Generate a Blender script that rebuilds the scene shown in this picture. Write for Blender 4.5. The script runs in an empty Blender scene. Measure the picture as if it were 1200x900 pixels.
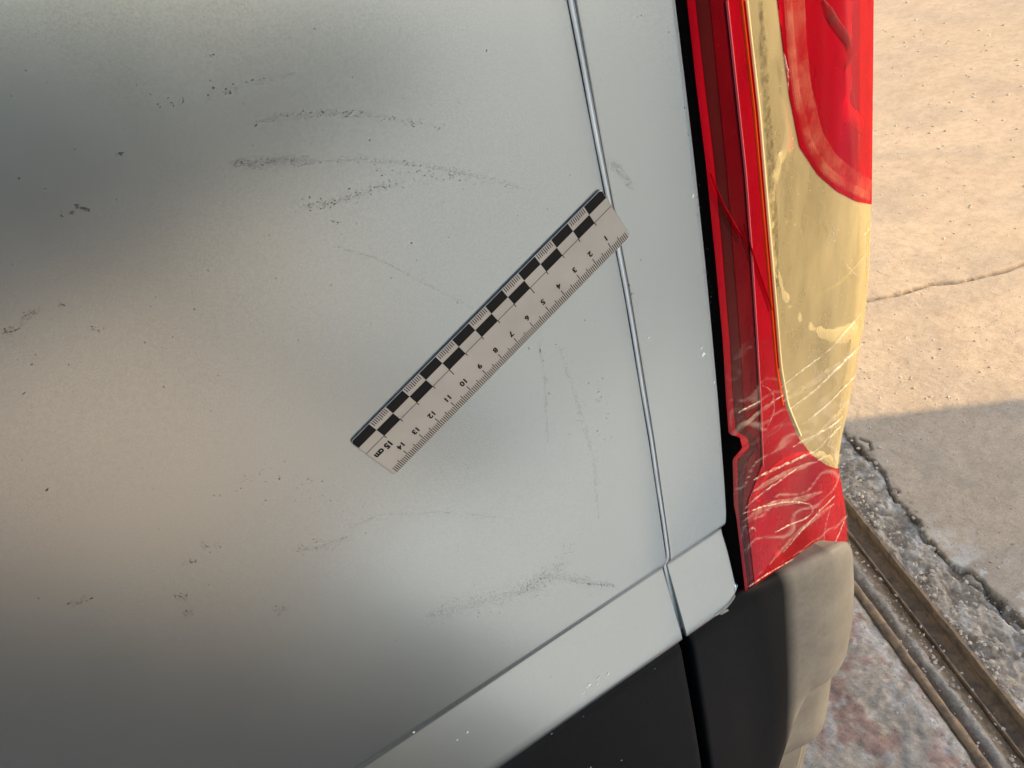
import bpy, bmesh, math, random
import numpy as np
from mathutils import Vector, Matrix
from mathutils.bvhtree import BVHTree

random.seed(7); rng = np.random.default_rng(11)
SC = bpy.context.scene; COL = SC.collection

# ------------------------------------------------------------------ camera, sky, sun, exposure
R = np.array([[0.84665821, -0.48575223, -0.21728932],
              [-0.45650078, -0.45317229, -0.76566436],
              [0.27345367, 0.74744876, -0.60542831]])      # rows: camera right, down, forward
CAM = np.array([0.0, -0.26312521, 1.15]); FPX = 890.8787605
cd = bpy.data.cameras.new('camera'); cam = bpy.data.objects.new('camera', cd); COL.objects.link(cam)
mw = Matrix.Identity(4)
for i in range(3):
    mw[i][0] = R[0][i]; mw[i][1] = -R[1][i]; mw[i][2] = -R[2][i]; mw[i][3] = CAM[i]
cam.matrix_world = mw
cd.sensor_width = 36; cd.lens = FPX / 1200 * 36; cd.clip_start = 0.01; cd.clip_end = 500
SC.camera = cam

SUN_EL = math.radians(22); AZ = np.array([0.835, -0.55])
AZ = AZ / np.linalg.norm(AZ)
to_sun = Vector((AZ[0]*math.cos(SUN_EL), AZ[1]*math.cos(SUN_EL), math.sin(SUN_EL)))
W = bpy.data.worlds.new('World'); SC.world = W; W.use_nodes = True
wn = W.node_tree; bg = wn.nodes['Background']
sky = wn.nodes.new('ShaderNodeTexSky'); sky.sky_type = 'NISHITA'; sky.sun_disc = False
sky.sun_elevation = SUN_EL; sky.sun_rotation = math.atan2(AZ[0], AZ[1])
sky.dust_density = 2.0; sky.ozone_density = 1.0
wn.links.new(sky.outputs[0], bg.inputs[0]); bg.inputs[1].default_value = 0.15
sl = bpy.data.lights.new('sun', 'SUN'); sl.energy = 3.6; sl.angle = math.radians(0.53); sl.color = (1.0, 0.73, 0.40)
so = bpy.data.objects.new('sun', sl); COL.objects.link(so)
so.rotation_euler = (-to_sun).to_track_quat('-Z', 'Y').to_euler()
SC.view_settings.view_transform = 'Standard'; SC.view_settings.look = 'None'
SC.view_settings.exposure = 1.2; SC.view_settings.gamma = 1

# ------------------------------------------------------------------ helpers
def proj(P):
    q = (np.atleast_2d(P) - CAM) @ R.T
    return np.c_[600 + FPX*q[:, 0]/q[:, 2], 450 + FPX*q[:, 1]/q[:, 2]]
def ray(p):
    return np.array([(p[0]-600)/FPX, (p[1]-450)/FPX, 1.0]) @ R
def on_plane_y(p, Y=0.0):
    v = ray(p); return CAM + v*(Y - CAM[1])/v[1]
def on_ground(p, z=0.0):
    v = ray(p); return CAM + v*(z - CAM[2])/v[2]
def path_fn(pts):
    pts = np.array(pts, float)
    return lambda y: np.interp(y, pts[:, 1], pts[:, 0])

def link(name, me, mat=None, parent=None):
    o = bpy.data.objects.new(name, me); COL.objects.link(o)
    if mat is not None: me.materials.append(mat)
    if parent is not None: o.parent = parent
    return o
def mesh(name, V, F, mat=None, parent=None, smooth=False):
    me = bpy.data.meshes.new(name)
    me.from_pydata([tuple(map(float, v)) for v in V], [], [tuple(int(i) for i in f) for f in F]); me.update()
    if smooth: me.polygons.foreach_set('use_smooth', [True]*len(me.polygons))
    return link(name, me, mat, parent)
def grid_faces(nr, nc, off=0):
    i, j = np.meshgrid(np.arange(nr-1), np.arange(nc-1), indexing='ij')
    a = (i*nc + j + off).ravel()
    return np.c_[a, a+1, a+nc+1, a+nc]
def fast_grid(name, P, mat, parent=None, smooth=True, flip=False):
    """P: nr x nc x 3"""
    nr, nc = P.shape[:2]; F = grid_faces(nr, nc)
    if flip: F = F[:, ::-1]
    me = bpy.data.meshes.new(name)
    me.vertices.add(nr*nc); me.vertices.foreach_set('co', P.reshape(-1).astype(np.float32))
    me.loops.add(F.size); me.polygons.add(len(F))
    me.loops.foreach_set('vertex_index', F.reshape(-1).astype(np.int32))
    me.polygons.foreach_set('loop_start', np.arange(0, F.size, 4, dtype=np.int32))
    me.update(calc_edges=True); me.validate()
    me.polygons.foreach_set('use_smooth', np.full(len(F), smooth))
    return link(name, me, mat, parent)
def tag(o, label=None, cat=None, group=None, kind=None):
    for k, v in (('label', label), ('category', cat), ('group', group), ('kind', kind)):
        if v: o[k] = v
    return o
def box(name, lo, hi, mat, parent=None, bevel=0.0, seg=3):
    bm = bmesh.new(); bmesh.ops.create_cube(bm, size=1)
    for v in bm.verts:
        v.co = Vector([lo[k] + (hi[k]-lo[k])*(v.co[k]+.5) for k in range(3)])
    if bevel: bmesh.ops.bevel(bm, geom=list(bm.edges), offset=bevel, segments=seg, affect='EDGES', profile=.5)
    me = bpy.data.meshes.new(name); bm.to_mesh(me); bm.free()
    me.polygons.foreach_set('use_smooth', [False]*len(me.polygons))
    return link(name, me, mat, parent)

def _h(i, j, s):
    n = (i.astype(np.int64)*374761393 + j.astype(np.int64)*668265263 + s*1274126177) & 0x7fffffff
    n = ((n ^ (n >> 13))*1274126177) & 0x7fffffff
    return ((n ^ (n >> 16)) & 0xffff)/65535.0
def vnoise(x, y, s=0):
    i = np.floor(x); j = np.floor(y); u = x-i; v = y-j
    u = u*u*(3-2*u); v = v*v*(3-2*v)
    a = _h(i, j, s); b = _h(i+1, j, s); c = _h(i, j+1, s); e = _h(i+1, j+1, s)
    return (a*(1-u)+b*u)*(1-v) + (c*(1-u)+e*u)*v
def fbm(x, y, s=0, o=4):
    r = 0; a = .5
    for k in range(o):
        r = r + a*vnoise(x*2**k, y*2**k, s+k*17); a *= .5
    return r/(1-.5**o)
def sstep(a, b, x):
    t = np.clip((x-a)/(b-a), 0, 1); return t*t*(3-2*t)

# ------------------------------------------------------------------ materials
class NT:
    def __init__(s, name):
        s.m = bpy.data.materials.new(name); s.m.use_nodes = True
        s.t = s.m.node_tree; s.b = s.t.nodes['Principled BSDF']; s.out = s.t.nodes['Material Output']
    def n(s, typ, **kw):
        nd = s.t.nodes.new(typ)
        for k, v in kw.items():
            if k in nd.inputs: nd.inputs[k].default_value = v
            else: setattr(nd, k, v)
        return nd
    def l(s, a, b): s.t.links.new(a, b)
    def coords(s):
        return s.n('ShaderNodeTexCoord').outputs['Object']
    def noise(s, scale, detail=4, rough=.55, vec=None, dist=0):
        nd = s.n('ShaderNodeTexNoise'); nd.inputs['Scale'].default_value = scale
        nd.inputs['Detail'].default_value = detail; nd.inputs['Roughness'].default_value = rough
        nd.inputs['Distortion'].default_value = dist
        s.l(vec or s.coords(), nd.inputs['Vector']); return nd.outputs['Fac']
    def ramp(s, fac, stops):
        nd = s.n('ShaderNodeValToRGB'); e = nd.color_ramp.elements
        while len(e) < len(stops): e.new(.5)
        for k, (p, c) in enumerate(stops):
            e[k].position = p; e[k].color = (*c, 1) if len(c) == 3 else c
        s.l(fac, nd.inputs[0]); return nd.outputs[0]
    def mix(s, fac, a, b, mode='MIX'):
        nd = s.n('ShaderNodeMix', data_type='RGBA', blend_type=mode)
        for sock, v in ((nd.inputs[0], fac), (nd.inputs[6], a), (nd.inputs[7], b)):
            if hasattr(v, 'is_output'): s.l(v, sock)
            else: sock.default_value = v if not isinstance(v, tuple) else (*v, 1)[:4]
        return nd.outputs[2]
    def bump(s, h, strength=.3, dist=.001):
        nd = s.n('ShaderNodeBump'); nd.inputs['Strength'].default_value = strength; nd.inputs['Distance'].default_value = dist
        s.l(h, nd.inputs['Height']); s.l(nd.outputs[0], s.b.inputs['Normal']); return nd
    def set(s, **kw):
        for k, v in kw.items():
            k = k.replace('_', ' ')
            s.b.inputs[k].default_value = (*v, 1) if isinstance(v, tuple) else v
        return s

def GREY(v): return (v, v, v)
def paint():
    m = NT('silver_paint'); m.set(Metallic=.93, Roughness=.22, Coat_Weight=.0, Coat_Roughness=.15)
    big = m.ramp(m.noise(5, 3), [(.3, (.553, .63, .668)), (.7, (.583, .66, .70))])
    fine = m.ramp(m.noise(1800, 2, .7), [(.35, GREY(.9)), (.65, GREY(1.06))])
    c = m.mix(1.0, big, fine, 'MULTIPLY')
    dust = m.ramp(m.noise(420, 3, .7), [(.66, GREY(0)), (.80, GREY(1))])
    zone = m.ramp(m.noise(14, 3, .6), [(.48, GREY(0)), (.75, GREY(.55))])
    dm = m.mix(1.0, dust, zone, 'MULTIPLY')
    c = m.mix(dm, c, (.30, .295, .28))
    m.l(c, m.b.inputs['Base Color'])
    rr = m.ramp(m.noise(9, 4), [(.3, GREY(.21)), (.7, GREY(.25))]); m.l(rr, m.b.inputs['Roughness'])
    m.bump(m.noise(900, 2), .012, .0004)
    return m.m
def plastic_black():
    m = NT('black_plastic'); m.set(Roughness=.5, Specular_IOR_Level=.1)
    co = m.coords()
    lit_dustn = m.noise(22, 5, .65, co)
    # rear end dust plus painted sunlight, cut at the shadow edge (x grows rearward)
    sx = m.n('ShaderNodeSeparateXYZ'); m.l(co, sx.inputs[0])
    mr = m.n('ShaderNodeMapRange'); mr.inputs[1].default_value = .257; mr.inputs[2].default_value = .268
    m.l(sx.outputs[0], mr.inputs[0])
    dn = m.mix(1.0, m.ramp(lit_dustn, [(.3, GREY(.70)), (.7, GREY(1))]), m.ramp(m.noise(260, 5, .75, co), [(.32, GREY(.86)), (.55, GREY(1))]), 'MULTIPLY')
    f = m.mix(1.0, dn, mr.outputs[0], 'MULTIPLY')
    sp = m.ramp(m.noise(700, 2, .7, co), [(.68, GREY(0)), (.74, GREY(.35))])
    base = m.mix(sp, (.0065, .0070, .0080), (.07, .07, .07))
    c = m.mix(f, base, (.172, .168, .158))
    m.l(c, m.b.inputs['Base Color'])
    m.bump(m.noise(800, 3), .35, .0006)
    return m.m
def simple(name, col, rough=.5, bumpscale=None, bstr=.2, bdist=.001, var=.12, **kw):
    m = NT(name); m.set(Roughness=rough, **kw)
    lo = tuple(c*(1-var) for c in col); hi = tuple(min(1, c*(1+var)) for c in col)
    m.l(m.ramp(m.noise(35, 5), [(.3, lo), (.7, hi)]), m.b.inputs['Base Color'])
    if bumpscale: m.bump(m.noise(bumpscale, 4), bstr, bdist)
    return m.m
def lens_mat(name, tint, body, haze, rough=.10, bstr=.10):
    """coloured clear plastic: tinted see-through shell with a gloss coat and a little body haze"""
    m = NT(name); m.set(Base_Color=body, Roughness=.35, Specular_IOR_Level=.0)
    mp = m.n('ShaderNodeMapping'); mp.inputs['Scale'].default_value = (40, 40, 12); m.l(m.coords(), mp.inputs[0])
    nz = m.noise(1.0, 5, .6, mp.outputs[0])
    tr = m.n('ShaderNodeBsdfTransparent'); tr.inputs[0].default_value = (*tint, 1)
    gl = m.n('ShaderNodeBsdfGlossy'); gl.inputs['Roughness'].default_value = rough
    fr = m.n('ShaderNodeLayerWeight'); fr.inputs[0].default_value = .10
    mn = m.n('ShaderNodeMath', operation='MINIMUM'); m.l(fr.outputs['Fresnel'], mn.inputs[0]); mn.inputs[1].default_value = .08
    bp = m.bump(m.noise(60, 3), bstr, .001); m.l(bp.outputs[0], gl.inputs['Normal'])
    hz = m.ramp(nz, [(.3, GREY(haze*.75)), (.7, GREY(min(1, haze*1.25)))])
    sp = m.ramp(m.noise(480, 2, .6), [(.69, GREY(0)), (.76, GREY(.35))])
    hz = m.mix(1.0, hz, sp, 'ADD')
    m1 = m.n('ShaderNodeMixShader'); m.l(hz, m1.inputs[0]); m.l(tr.outputs[0], m1.inputs[1]); m.l(m.b.outputs[0], m1.inputs[2])
    m2 = m.n('ShaderNodeMixShader'); m.l(mn.outputs[0], m2.inputs[0]); m.l(m1.outputs[0], m2.inputs[1]); m.l(gl.outputs[0], m2.inputs[2])
    m.l(m2.outputs[0], m.out.inputs[0]); return m.m
def veil(name, col, lo, hi, scale=300, stretch=(1, 1, 1), edge=(.4, .65)):  # noqa
    """thin film of dirt, glue or stain: part see-through"""
    m = NT(name); m.set(Base_Color=col, Roughness=.5, Specular_IOR_Level=.2)
    mp = m.n('ShaderNodeMapping'); mp.inputs['Scale'].default_value = tuple(scale*k for k in stretch); m.l(m.coords(), mp.inputs[0])
    f = m.ramp(m.noise(1.0, 5, .7, mp.outputs[0]), [(edge[0], GREY(lo)), (edge[1], GREY(hi))])
    tr = m.n('ShaderNodeBsdfTransparent'); mx = m.n('ShaderNodeMixShader')
    m.l(f, mx.inputs[0]); m.l(tr.outputs[0], mx.inputs[1]); m.l(m.b.outputs[0], mx.inputs[2]); m.l(mx.outputs[0], m.out.inputs[0])
    return m.m
def tape_mat():
    m = NT('clear_tape'); m.set(Base_Color=(.88, .84, .76), Roughness=.3)
    at = m.n('ShaderNodeAttribute', attribute_name='crease')
    tr = m.n('ShaderNodeBsdfTransparent'); gl = m.n('ShaderNodeBsdfGlossy'); gl.inputs['Roughness'].default_value = .12
    fr = m.n('ShaderNodeLayerWeight'); fr.inputs[0].default_value = .04
    bp = m.bump(m.noise(170, 3), .35, .001); m.l(bp.outputs[0], gl.inputs['Normal']); m.l(bp.outputs[0], fr.inputs['Normal'])
    mn = m.n('ShaderNodeMath', operation='MINIMUM'); m.l(fr.outputs['Fresnel'], mn.inputs[0]); mn.inputs[1].default_value = .07
    m1 = m.n('ShaderNodeMixShader'); m.l(mn.outputs[0], m1.inputs[0]); m.l(tr.outputs[0], m1.inputs[1]); m.l(gl.outputs[0], m1.inputs[2])
    mx = m.n('ShaderNodeMixShader'); m.l(at.outputs['Fac'], mx.inputs[0])
    m.l(m1.outputs[0], mx.inputs[1]); m.l(m.b.outputs[0], mx.inputs[2]); m.l(mx.outputs[0], m.out.inputs[0])
    return m.m
def crease_mat():
    m = NT('crease_white'); m.set(Base_Color=(.80, .74, .62), Roughness=.3)
    tr = m.n('ShaderNodeBsdfTransparent'); mx = m.n('ShaderNodeMixShader')
    f = m.ramp(m.noise(330, 4, .7), [(.38, GREY(.02)), (.72, GREY(.50))])
    m.l(f, mx.inputs[0]); m.l(tr.outputs[0], mx.inputs[1]); m.l(m.b.outputs[0], mx.inputs[2]); m.l(mx.outputs[0], m.out.inputs[0])
    m.bump(m.noise(500, 3), .4, .001)
    return m.m
def ground_mat():
    m = NT('yard_concrete'); m.set(Roughness=.95, Specular_IOR_Level=.06)
    at = m.n('ShaderNodeVertexColor', layer_name='tone')
    fine = m.ramp(m.noise(300, 6, .75), [(.25, GREY(.66)), (.5, GREY(1.0)), (.8, GREY(1.22))])
    pits = m.ramp(m.noise(75, 5, .75), [(.30, GREY(.42)), (.38, GREY(1.0)), (.70, GREY(1.0)), (.78, GREY(1.25))])
    fine = m.mix(1.0, fine, pits, 'MULTIPLY')
    crumb = m.ramp(m.noise(38, 7, .82), [(.36, GREY(.86)), (.5, GREY(1.0)), (.66, GREY(1.10))])
    fine = m.mix(1.0, fine, crumb, 'MULTIPLY')
    mid = m.ramp(m.noise(14, 5, .65), [(.3, (.90, .885, .87)), (.7, (1.06, 1.06, 1.06))])
    big = m.ramp(m.noise(2.2, 4, .6), [(.3, (.92, .91, .90)), (.7, (1.04, 1.04, 1.03))])
    c = m.mix(1.0, at.outputs[0], fine, 'MULTIPLY'); c = m.mix(1.0, c, mid, 'MULTIPLY'); c = m.mix(1.0, c, big, 'MULTIPLY')
    m.l(c, m.b.inputs['Base Color'])
    h = m.mix(.25, m.noise(420, 4, .75), m.noise(45, 5, .7))
    m.bump(h, .40, .0025)
    return m.m
def rust_mat():
    m = NT('rusty_steel'); m.set(Roughness=.8, Metallic=.0, Specular_IOR_Level=.2)
    mp = m.n('ShaderNodeMapping'); mp.inputs['Scale'].default_value = (1, 1, 1); m.l(m.coords(), mp.inputs[0])
    c = m.ramp(m.noise(55, 6, .65, mp.outputs[0], .4), [(.25, (.10, .070, .058)), (.45, (.24, .165, .105)), (.6, (.36, .23, .125)), (.8, (.33, .275, .22))])
    m.l(c, m.b.inputs['Base Color']); m.bump(m.noise(300, 5, .7), .5, .002)
    return m.m
M = dict(
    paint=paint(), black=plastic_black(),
    void=simple('dark_liner', (.003, .003, .003), .9, None, Specular_IOR_Level=.05),
    seal=simple('seam_sealer', (.80, .79, .76), .28, 500, .05),
    red=lens_mat('red_lens', (.82, .008, .030), (.50, .003, .015), .42),
    deep=lens_mat('deep_red_lens', (.62, .006, .016), (.22, .002, .008), .30),
    border=lens_mat('dark_lens_border', (.55, .03, .03), (.075, .007, .008), .45),
    ridge=simple('lens_ridge_pink', (.55, .085, .10), .25, None),
    amber=lens_mat('yellowed_lens', (.94, .87, .64), (.56, .465, .255), .46, .2, .2),
    orange=lens_mat('orange_edge_glow', (1.0, .20, .03), (.75, .09, .012), .6),
    pale=lens_mat('pale_edge_glow', (.9, .8, .55), (.70, .60, .36), .7),
    hatch=veil('worn_adhesive', (.20, .16, .08), .05, .75, 520, (1, 1, .5), (.42, .60)),
    pink=veil('pink_lens_band', (.62, .24, .16), .03, .20, 60),
    fold=veil('tape_fold', (.80, .70, .60), .02, .22, 160, (1, 1, 1), (.35, .7)),
    dark_tint=veil('dark_red_tint', (.10, .006, .010), .35, .75, 80),  # darker red shape on the upper lens, part see-through
    smear=veil('scuff_smear', (.09, .092, .094), .0, .30, 620, (1, 1, 1.6), (.50, .80)),
    silver=simple('lamp_reflector_silver', (.78, .76, .72), .28, None, Metallic=.45),
    tape=tape_mat(), white=crease_mat(),
    scuff=simple('scuff_dirt', (.030, .031, .032), .75), scuff2=simple('scuff_grey', (.10, .103, .104), .7),
    chip=simple('white_chip', (.85, .86, .86), .35), fill=simple('old_filler', (.34, .31, .25), .85, 700, .6, .002, .35),
    vinyl=simple('ruler_vinyl', (.46, .435, .40), .34, 900, .06, .0003, .10, Metallic=.55),
    ink=simple('black_ink', (.008, .008, .008), .5, None, Specular_IOR_Level=.15),
    ground=ground_mat(), rust=rust_mat(),
    stone=simple('rubble_stone', (.50, .42, .32), .85, 300, .5, .002, .4),
    render=simple('cement_render', (.40, .37, .33), .9, 60, .5, .004),
    rubber=simple('tyre_rubber', (.02, .02, .02), .8), glass=simple('dark_glass', (.02, .025, .03), .06),
)

# ------------------------------------------------------------------ ground
EX = np.array([-.300, -.954]); EX /= np.linalg.norm(EX)       # along the rails, towards the viewer's side
TX = np.array([-EX[1], EX[0]])                                  # across the rails, towards the van's rear
ORG = on_ground((985, 575))[:2]
def st(p):
    q = on_ground(p)[:2] - ORG; return float(q @ EX), float(q @ TX)
def graded(a, b, fine, lim):
    x = list(np.arange(a, b+1e-9, fine)); g = fine
    while x[-1] < lim: g *= 1.12; x.append(x[-1]+g)
    g = fine
    while x[0] > -lim: g *= 1.12; x.insert(0, x[0]-g)
    return np.array(x)
def joined(parts, lim):
    x = np.concatenate([np.arange(a, b-1e-9, st_) for a, b, st_ in parts]); lo = graded(0, .01, parts[0][2], lim)
    out = [float(parts[-1][1])]; g = parts[-1][2]
    while out[-1] < lim: out.append(out[-1]+g); g *= 1.12
    inn = [float(parts[0][0])]; g = parts[0][2]
    while inn[-1] > -lim: inn.append(inn[-1]-g); g *= 1.12
    return np.r_[inn[:0:-1], x, out]
S = joined([(-.75, -.55, .0045), (-.55, .40, .0028), (.40, .75, .0045)], 60); T = joined([(-.32, -.12, .0035), (-.12, .22, .0019), (.22, .62, .0035)], 60)
SS, TT = np.meshgrid(S, T, indexing='ij')
XX = ORG[0] + SS*EX[0] + TT*TX[0]; YY = ORG[1] + SS*EX[1] + TT*TX[1]
crk = np.array(sorted(st(p) for p in [(980, 494), (990, 505), (1018, 531), (1030, 545), (1045, 575), (1060, 592), (1080, 615), (1097, 645), (1112, 658), (1135, 668), (1160, 690), (1182, 712), (1200, 727)]))
def polyd(pts):
    d = np.full(XX.shape, 9.0)
    near = (np.abs(SS) < 1.5) & (np.abs(TT) < 2.0)
    x, y = XX[near], YY[near]; b = np.full(x.shape, 9.0)
    for a, c in zip(pts[:-1], pts[1:]):
        a, c = np.array(a), np.array(c); e = c-a; L2 = e @ e + 1e-12
        t = np.clip(((x-a[0])*e[0]+(y-a[1])*e[1])/L2, 0, 1)
        b = np.minimum(b, np.hypot(x-a[0]-t*e[0], y-a[1]-t*e[1]))
    d[near] = b; return d
def gp(*px): return [on_ground(p)[:2] for p in px]
tc = np.interp(SS, crk[:, 0], crk[:, 1]) + .016*(fbm(SS*45, SS*0+3, 5, 6)-.5)
broken = (TT > 0) & (TT < tc)
wob = .004*(fbm(SS*25, SS*0, 3)-.5)
n1 = fbm(XX*28, YY*28, 1, 5); n2 = fbm(XX*110, YY*110, 2, 3); n3 = fbm(XX*6, YY*6, 9, 4)
n4 = fbm(XX*300, YY*300, 44, 3)
Z = .002*(n3-.5) + .0012*(n2-.5) + .0006*(n4-.5)
# rubble between channel and crack
edge_near = np.exp(-np.abs(TT)/.035)
rub = -.004 - .010*(1-sstep(.42, .62, n1)) + .008*(n2-.5) + .004*(n4-.5) - .004*edge_near
lowS = sstep(-.25, .05, SS)
rub = rub*(.35+.65*lowS) 
Z = np.where(broken, rub, Z)
dc = np.abs(TT-tc); Z -= np.where(TT > -.0, .012*np.exp(-(dc/.0016)**2)*(.2+1.3*vnoise(SS*42, SS*0, 6)) + .005*sstep(.5, .8, n2)*np.exp(-(dc/.008)**2), 0)
# crumbled side beyond the rod
pinkz = (TT < -.094+wob)
Z = np.where(pinkz, .002*(n3-.5) - .0025*(1-sstep(.42, .55, n1)) + .003*(n2-.5) + .002*(n4-.5) - .008*np.exp(-np.abs(TT+.094)/.012), Z)
# between the flange and the rod: the bed
bed = (TT <= 0) & (~pinkz)
mort = np.exp(-((TT+.062)/.010)**2)*(.012*fbm(XX*60, YY*60, 8, 4)+.004)
Z = np.where(bed, -.019 + mort + .004*(n2-.5), Z)
chan = (TT < .004) & (TT > -.034); Z = np.where(chan, -.034, Z)
rodz = (TT < -.077) & (TT > -.097); Z = np.where(rodz, -.020 + .002*(n2-.5), Z)
# cracks
crackm = np.zeros(XX.shape)
for pts, dep, w in ((gp((1015, 352), (1050, 345), (1090, 333), (1120, 331), (1150, 324), (1175, 318), (1200, 308), (1260, 290)), .010, .006),
                    (gp((1000, 512), (1004, 522), (1012, 528), (1021, 526), (1019, 518), (1008, 514)), .006, .003),
                    (gp((1037, 568), (1043, 572), (1052, 575)), .008, .004),
                    (gp((1137, 680), (1160, 693), (1175, 705), (1185, 725), (1200, 738)), .012, .004),
                    (gp((1117, 22), (1112, 40), (1121, 60)), .008, .008)):
    dd = polyd(pts) + .012*(n1-.5)*.6; cm_ = np.exp(-(np.maximum(dd, 0)/w)**2)*np.clip(.3+1.2*n2, 0, 1); Z -= dep*cm_; crackm = np.maximum(crackm, cm_)
P = np.stack([XX, YY, Z], -1)
ground = fast_grid('ground', P, M['ground'])
tag(ground, kind='structure', label='worn concrete yard with cracks and crumbled patches beside the sunken steel', cat=None)
# base tones (materials in place: bare concrete, worn pink floor paint, mortar, rubble dirt)
tone = np.empty(XX.shape+(4,)); tone[..., 3] = 1
def put(mask, c, w=1.0):
    w = np.clip(mask*w, 0, 1)[..., None]; tone[..., :3] = tone[..., :3]*(1-w) + np.array(c)*w
tone[..., :3] = (.52, .41, .295)
put(sstep(.45, .7, fbm(XX*9, YY*9, 21, 4)), (.42, .345, .265), .6)
put(broken*1., (.48, .40, .305)); put(broken*(1-sstep(.36, .54, n1)), (.27, .225, .175), .85)
put(pinkz*1., (.43, .36, .275)); put(pinkz*sstep(.49, .60, .7*fbm(XX*18, YY*18, 31, 4)+.3*fbm(XX*120, YY*120, 33, 3)), (.37, .215, .165), .75)
put(bed*1., (.27, .185, .11)); put(bed*np.clip(mort/.010, 0, 1), (.38, .335, .27), 1)
put(bed*(TT < -.070), (.25, .21, .165), .8)
put(np.exp(-(dc/.0025)**2)*(TT > 0), (.10, .085, .07), .8)
put(crackm, (.13, .11, .09), .85)
put(pinkz*np.exp(-np.abs(TT+.112)/.016)*sstep(.40, .62, fbm(XX*70, YY*70, 81, 4)), (.56, .51, .44), .9)
put(pinkz*sstep(.58, .70, fbm(XX*55, YY*55, 83, 5)), (.52, .46, .40), .7)
put(broken*sstep(.52, .66, fbm(XX*45, YY*45, 85, 5)), (.60, .55, .47), .85)
put((TT > 0)*np.exp(-((TT-tc-.02)/.035)**2)*sstep(.05, .25, SS)*sstep(.50, .64, fbm(XX*60, YY*60, 87, 5)), (.66, .61, .53), .9)
gr = np.where((TT < tc) & (np.abs(SS) < 2), .70+.60*n4*(.5+n2), 1.0); tone[..., :3] *= gr[..., None]
pale = sstep(-.45, .55, XX + .22*(YY+1.2)) * sstep(-.12, -.30, YY)                     # two paler unseen tones, added to brighten the paint's reflection
put(pale, (.385, .395, .39), 1); put(pale*sstep(-1.0, -.90, YY), (.44, .45, .445), 1)
dark_refl = sstep(.36, -.36, -YY - (.70 - 1.15*XX)) * sstep(.32, .0, XX) * sstep(.6, -.1, YY)    # unseen black patch, added as shade mirrored in the paint
dark_refl = np.maximum(dark_refl, sstep(-.34, -.14, YY)*sstep(.40, .20, XX))
put(dark_refl*(.9+.2*fbm(XX*20, YY*20, 52, 3)), (.022, .023, .025), 1)
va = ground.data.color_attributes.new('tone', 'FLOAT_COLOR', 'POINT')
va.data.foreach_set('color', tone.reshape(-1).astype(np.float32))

def rail_pts(s, t, z): 
    xy = ORG + s*EX + t*TX; return (xy[0], xy[1], z)
def extrude_profile(name, prof, s0, s1, n, mat, jitter=.0006, closed=True, parent=None):
    ss = np.linspace(s0, s1, n); Pn = np.zeros((n, len(prof)+(1 if closed else 0), 3))
    pr = prof + [prof[0]] if closed else prof
    for i, s in enumerate(ss):
        for j, (t, z) in enumerate(pr):
            k = j % len(prof); jt = jitter*(2*float(vnoise(np.array([s*60.]), np.array([k*3.1]), 4)[0])-1)
            Pn[i, j] = rail_pts(s, t+jt, z+jt*.7)
    return fast_grid(name, Pn, mat, parent, smooth=False)
ch = extrude_profile('steel_channel', [(.0015, .001), (.0015, -.033), (-.0325, -.033), (-.0325, -.012), (-.0300, -.012), (-.0290, -.0285), (-.0060, -.0285), (-.0035, -.024), (-.0035, .001)], -3.0, 2.2, 360, M['rust'])
tag(ch, 'rusty steel channel with an open groove sunk in the broken concrete', 'steel channel')
rodp = [(-.087+.0068*math.cos(a), -.0075+.0075*math.sin(a)) for a in np.linspace(0, 2*math.pi, 13)[:-1]]
rod = extrude_profile('steel_bar', rodp, -3.0, 2.2, 360, M['rust'], .0009)
rod.data.polygons.foreach_set('use_smooth', [True]*len(rod.data.polygons))
tag(rod, 'brown rounded steel bar lying along the worn pinkish concrete', 'steel bar')
# loose stones
bm0 = bmesh.new(); bmesh.ops.create_icosphere(bm0, subdivisions=1, radius=1)
iv = np.array([v.co[:] for v in bm0.verts]); bm0.verts.index_update(); ifc = [[v.index for v in f.verts] for f in bm0.faces]; bm0.free()
def stones(name, spots, mat, label):
    V = []; Fc = []
    for (s, t, z, r) in spots:
        q = iv*(1+.35*(rng.random(iv.shape)-.5))*np.array([1, rng.uniform(.6, 1), rng.uniform(.4, .75)])*r
        a = rng.uniform(0, 6.28); c, sn = math.cos(a), math.sin(a); q = np.c_[q[:, 0]*c-q[:, 1]*sn, q[:, 0]*sn+q[:, 1]*c, q[:, 2]]
        o = len(V); V += list(q + np.array(rail_pts(s, t, z))); Fc += [[i+o for i in f] for f in ifc]
    ob = mesh(name, V, Fc, mat); tag(ob, label, None, None, 'stuff'); return ob
sp = []
for _ in range(1500):
    s = rng.uniform(-.45, .6); tm = float(np.interp(s, crk[:, 0], crk[:, 1]))
    if rng.random() < .75:
        t = abs(rng.normal(0, .35))*tm
        if t > tm: continue
    else: t = tm+rng.normal(0, .02)
    if s < -.1 and rng.random() < .6: continue
    sp.append((s, max(t, .004), rng.uniform(-.006, .001), .0012+.0042*rng.random()**4))
for _ in range(500):
    sp.append((rng.uniform(-.4, .6), -.055+rng.normal(0, .012), -.014+rng.random()*.003, .001+.003*rng.random()**3))
for _ in range(260):
    sp.append((rng.uniform(-.4, .6), -.1-abs(rng.normal(0, .03)), -.002, .0008+.002*rng.random()**3))
for _ in range(200):
    sp.append((rng.uniform(-.1, .5), .12+abs(rng.normal(0, .1)), .0005, .0008+.0022*rng.random()**4))
for _ in range(1500):
    px = rng.uniform(985, 1215); py = rng.uniform(-10, 520)
    q = on_ground((px, py))[:2] - ORG; dd_ = np.hypot(*on_ground((px, py))[:2])
    sp.append((float(q @ EX), float(q @ TX), .0, (.0007+.0028*rng.random()**4)*max(1, dd_/1.6)))
stones('rubble', sp, M['stone'], 'loose grit and small stones scattered over the concrete and along the sunken steel')

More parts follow.
